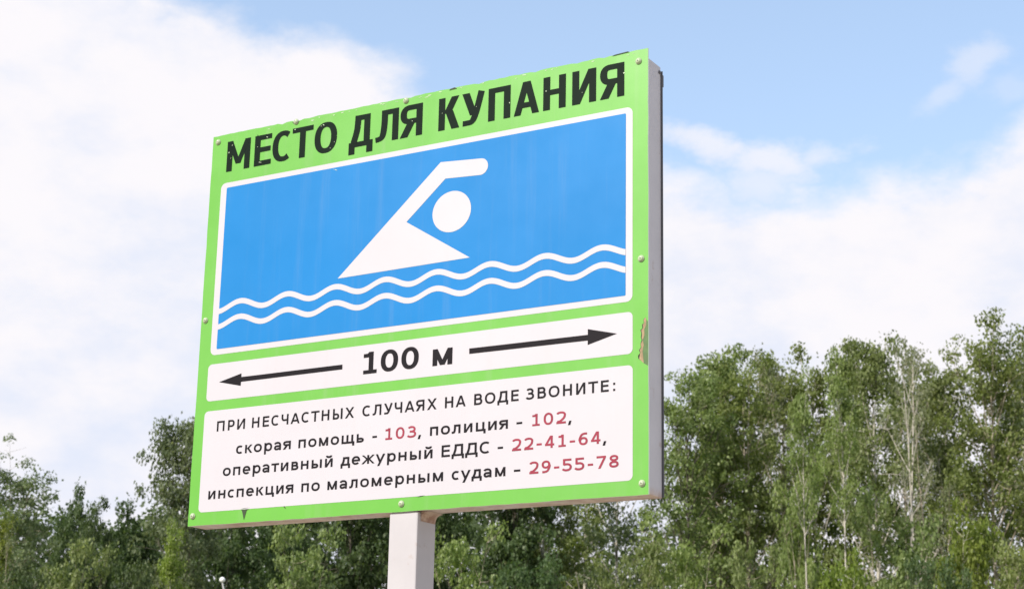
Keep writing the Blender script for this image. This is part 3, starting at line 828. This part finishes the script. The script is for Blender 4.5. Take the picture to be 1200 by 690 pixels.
T, B_ = 'tree', 'bush'
PLANTS = [
    # left of the sign
    ('willow_tree', T, 'loose grey green willow with upright wispy shoots at the far left edge', 'willow_a', 12, 526, 120, 62, .3),
    ('leafy_tree', T, 'yellow green tree low at the left edge in front of the wispy willow', 'slim_a', 0, 592, 60, 52, 1.2),
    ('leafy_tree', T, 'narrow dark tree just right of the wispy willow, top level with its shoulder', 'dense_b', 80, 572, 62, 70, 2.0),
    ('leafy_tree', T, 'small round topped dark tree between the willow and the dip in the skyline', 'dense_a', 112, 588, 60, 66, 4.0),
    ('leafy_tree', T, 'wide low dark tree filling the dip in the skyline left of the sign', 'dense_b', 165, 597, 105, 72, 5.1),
    ('willow_tree', T, 'tall leaning grey green tree whose crown shows just left of the sign', 'willow_b', 218, 490, 100, 64, .8),
    ('slim_tree', T, 'slender bright yellow green tree below the lower left corner of the sign', 'slim_a', 205, 612, 42, 50, .1),
    ('birch_tree', T, 'thin young birch with white stem low at the left of the photo', 'bare_b', 26, 628, 34, 48, 2.2),
    ('bush', B_, 'low pale bush in the bottom left among dark trees', 'bush_b', 96, 640, 95, 44, 3.0),
    ('bush', B_, 'low grey green bush at the bottom between the left trees and the slender yellow tree', 'bush_d', 150, 660, 80, 43, .4),
    ('bush', B_, 'dark low bush in the very bottom left corner', 'bush_d', 35, 665, 90, 45, 1.4),
    # behind and under the sign
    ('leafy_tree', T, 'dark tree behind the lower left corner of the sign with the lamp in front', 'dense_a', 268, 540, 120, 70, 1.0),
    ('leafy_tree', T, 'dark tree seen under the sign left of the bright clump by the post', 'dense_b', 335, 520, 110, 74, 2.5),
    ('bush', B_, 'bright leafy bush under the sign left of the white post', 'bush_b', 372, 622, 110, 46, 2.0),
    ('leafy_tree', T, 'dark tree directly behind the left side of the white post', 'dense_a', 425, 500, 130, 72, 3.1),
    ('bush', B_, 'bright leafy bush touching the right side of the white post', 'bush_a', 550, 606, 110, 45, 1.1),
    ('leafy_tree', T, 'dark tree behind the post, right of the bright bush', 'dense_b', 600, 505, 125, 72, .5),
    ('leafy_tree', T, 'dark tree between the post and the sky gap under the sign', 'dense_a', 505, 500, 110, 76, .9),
    ('leafy_tree', T, 'leafy tree left of the sky gap under the right half of the sign', 'aspen_b', 640, 480, 92, 74, .5),
    ('sparse_tree', T, 'thin crowned tree behind the lower right corner of the sign', 'sparse_b', 722, 470, 96, 78, 1.9),
    ('leafy_tree', T, 'tree standing back behind the thin crown under the right corner of the sign', 'aspen_c', 690, 520, 84, 84, 4.1),
    ('bush', B_, 'grey green bush below the sky gap under the right half of the sign', 'bush_d', 645, 652, 120, 45, 2.7),
    ('bush', B_, 'pale bush under the lower right corner of the sign', 'bush_b', 728, 636, 90, 44, 3.9),
    # right of the sign
    ('leafy_tree', T, 'narrow tree standing back in the row just left of the thin grey crown', 'aspen_b', 905, 424, 72, 82, 5.6),
    ('leafy_tree', T, 'tree standing back behind the half dead trees, leafy and full', 'poplar_b', 1078, 428, 82, 84, 5.2),
    ('leafy_tree', T, 'low tree standing back just right of the rounded sunlit tree by the sign', 'aspen_a', 826, 432, 76, 82, 1.3),
    ('leafy_tree', T, 'rounded sunlit tree touching the right edge of the sign', 'poplar_b', 806, 436, 118, 68, .7),
    ('leafy_tree', T, 'tall tree with a raised tuft on top, second from the sign on the right', 'aspen_a', 846, 408, 106, 72, 1.6),
    ('leafy_tree', T, 'tall tree with dark right side, beside the tree with a raised tuft', 'poplar_a', 878, 415, 100, 70, 2.9),
    ('sparse_tree', T, 'thin grey crowned tree showing sky through it, left of the white stemmed birch', 'sparse_a', 917, 412, 90, 76, 0.2),
    ('birch_tree', T, 'birch with long bare white stem beside the thin grey crown', 'birch_stem', 944, 428, 44, 56, 1.0),
    ('birch_tree', T, 'brightest birch with tall straight white stem in the middle of the right row', 'birch_stem', 988, 408, 50, 53, 3.3),
    ('leafy_tree', T, 'full crowned tree right behind the birch with long bare stem', 'aspen_c', 958, 412, 84, 71, 5.0),
    ('leafy_tree', T, 'full crowned tree right behind the brightest birch', 'aspen_a', 996, 404, 82, 73, 2.2),
    ('leafy_tree', T, 'upright tree with flat shouldered top right of the brightest birch', 'aspen_b', 1024, 398, 97, 68, 4.4),
    ('bare_tree', T, 'half dead tree with forked bare pale limbs, leaning left', 'bare_a', 1076, 410, 62, 60, .6),
    ('bare_tree', T, 'half dead tree with bare twigs rising highest over the gap beside the tallest tree', 'bare_b', 1098, 402, 56, 63, 2.4),
    ('sparse_tree', T, 'grey thin tree behind the half dead trees', 'sparse_a', 1064, 420, 87, 80, 2.2),
    ('leafy_tree', T, 'mid height tree filling the dip left of the tallest tree', 'aspen_b', 1116, 436, 100, 72, .4),
    ('leafy_tree', T, 'tallest tree of the right row, broad with a domed top', 'poplar_a', 1158, 379, 118, 66, .9),
    ('sparse_tree', T, 'loose crowned tree cut by the right edge of the photo', 'sparse_b', 1202, 388, 100, 72, 1.3),
    ('leafy_tree', T, 'leafy tree behind the tallest tree near the right edge', 'poplar_b', 1222, 430, 112, 74, 2.6),
    ('bush', B_, 'bright bush at the foot of the trees right below the sign corner', 'bush_a', 812, 610, 110, 44, .9),
    ('bush', B_, 'bush at the bottom edge below the dark side of the tall tree', 'bush_b', 885, 640, 90, 43, 2.1),
    ('leafy_tree', T, 'short bright tree low in front of the birch with long bare stem', 'bush_a', 938, 540, 80, 58, 2.9),
    ('bush', B_, 'yellow green bush at the foot of the brightest birch', 'bush_c', 985, 655, 80, 45, 1.2),
    ('leafy_tree', T, 'broad round low tree in front of the half dead trees', 'bush_b', 1052, 575, 115, 54, .2),
    ('bush', B_, 'yellow green bush in front of the tallest tree', 'bush_c', 1132, 600, 80, 50, .5),
    ('bush', B_, 'leafy bush in the bottom right corner', 'bush_a', 1190, 622, 110, 47, 3.4),
    ('bush', B_, 'dark bush at the bottom edge between the round low tree and the yellow green bush', 'bush_d', 1100, 655, 80, 43, 4.2),
]
for p_ in PLANTS: plant(*p_)

# far wood behind the single trees: one mass of leaf clumps
rng = np.random.default_rng(99)
cen, rad = [], []
prof_px = [(-150, 610), (60, 610), (150, 625), (240, 570), (420, 560), (620, 580), (680, 662), (730, 640), (790, 630), (870, 630), (905, 690), (960, 690), (1060, 690), (1120, 660), (1200, 690), (1400, 680)]
for i in range(2600):
    px = rng.uniform(-150, 1350); y = np.interp(px, [a for a, _ in prof_px], [b for _, b in prof_px]) + rng.normal(0, 9)
    dist = rng.uniform(100, 125)
    d = ray(px, 600); h = Vector((d.x, d.y, 0)).normalized()
    ztop = EYE.z + dist * math.tan(azel(px, y)[1])
    cen.append((h.x * dist, h.y * dist, ztop * rng.uniform(0.12, 1.0) ** 0.8)); rad.append(rng.uniform(0.8, 1.7))
cen, rad = np.array(cen), np.array(rad)
wm = leaves_mesh('far_wood', cen, rad, np.full(len(rad), 40), 0.34, rng, LEAF['dark'])
tag(link('far_wood', wm), 'dark far wood showing as one mass behind the single trees', 'wood', kind='stuff')

# ------------------------------------------------------------------ the small lamp among the dark trees
LAMPM = paint('lamp_grey_paint', (0.45, 0.45, 0.43), 0.5)
GLOBE = paint('white_lamp_globe', (0.85, 0.85, 0.82), 0.3)
d = ray(261, 690); dist = 38.0
h = Vector((d.x, d.y, 0)).normalized()
zt = EYE.z + dist * math.tan(azel(258, 678.5)[1])
lamp = empty('street_lamp', (h.x * dist + 0.07, h.y * dist, 0), 0)
tag(lamp, 'thin pole lamp with small round white globe before the dark trees left of the post', 'street lamp')
b = MB()
b.tube([(0, 0, -.2), (0, 0, zt * .5), (0, 0, zt - .55), (-.02, 0, zt - .30), (-.075, 0, zt - .10), (-.09, 0, zt - .05)], [.04, .034, .028, .022, .018, .016], 10)
b.build('pole', LAMPM, lamp)
b = MB(); rows = []
for i in range(11):
    t = math.pi * i / 10; rows.append([(-.09 + .062 * math.sin(t) * math.cos(2 * math.pi * k / 18), .062 * math.sin(t) * math.sin(2 * math.pi * k / 18), zt - 0.005 + .058 * math.cos(t)) for k in range(18)])
b.grid(rows[::-1], 0, True)
b.build('lamp_globe', GLOBE, lamp)
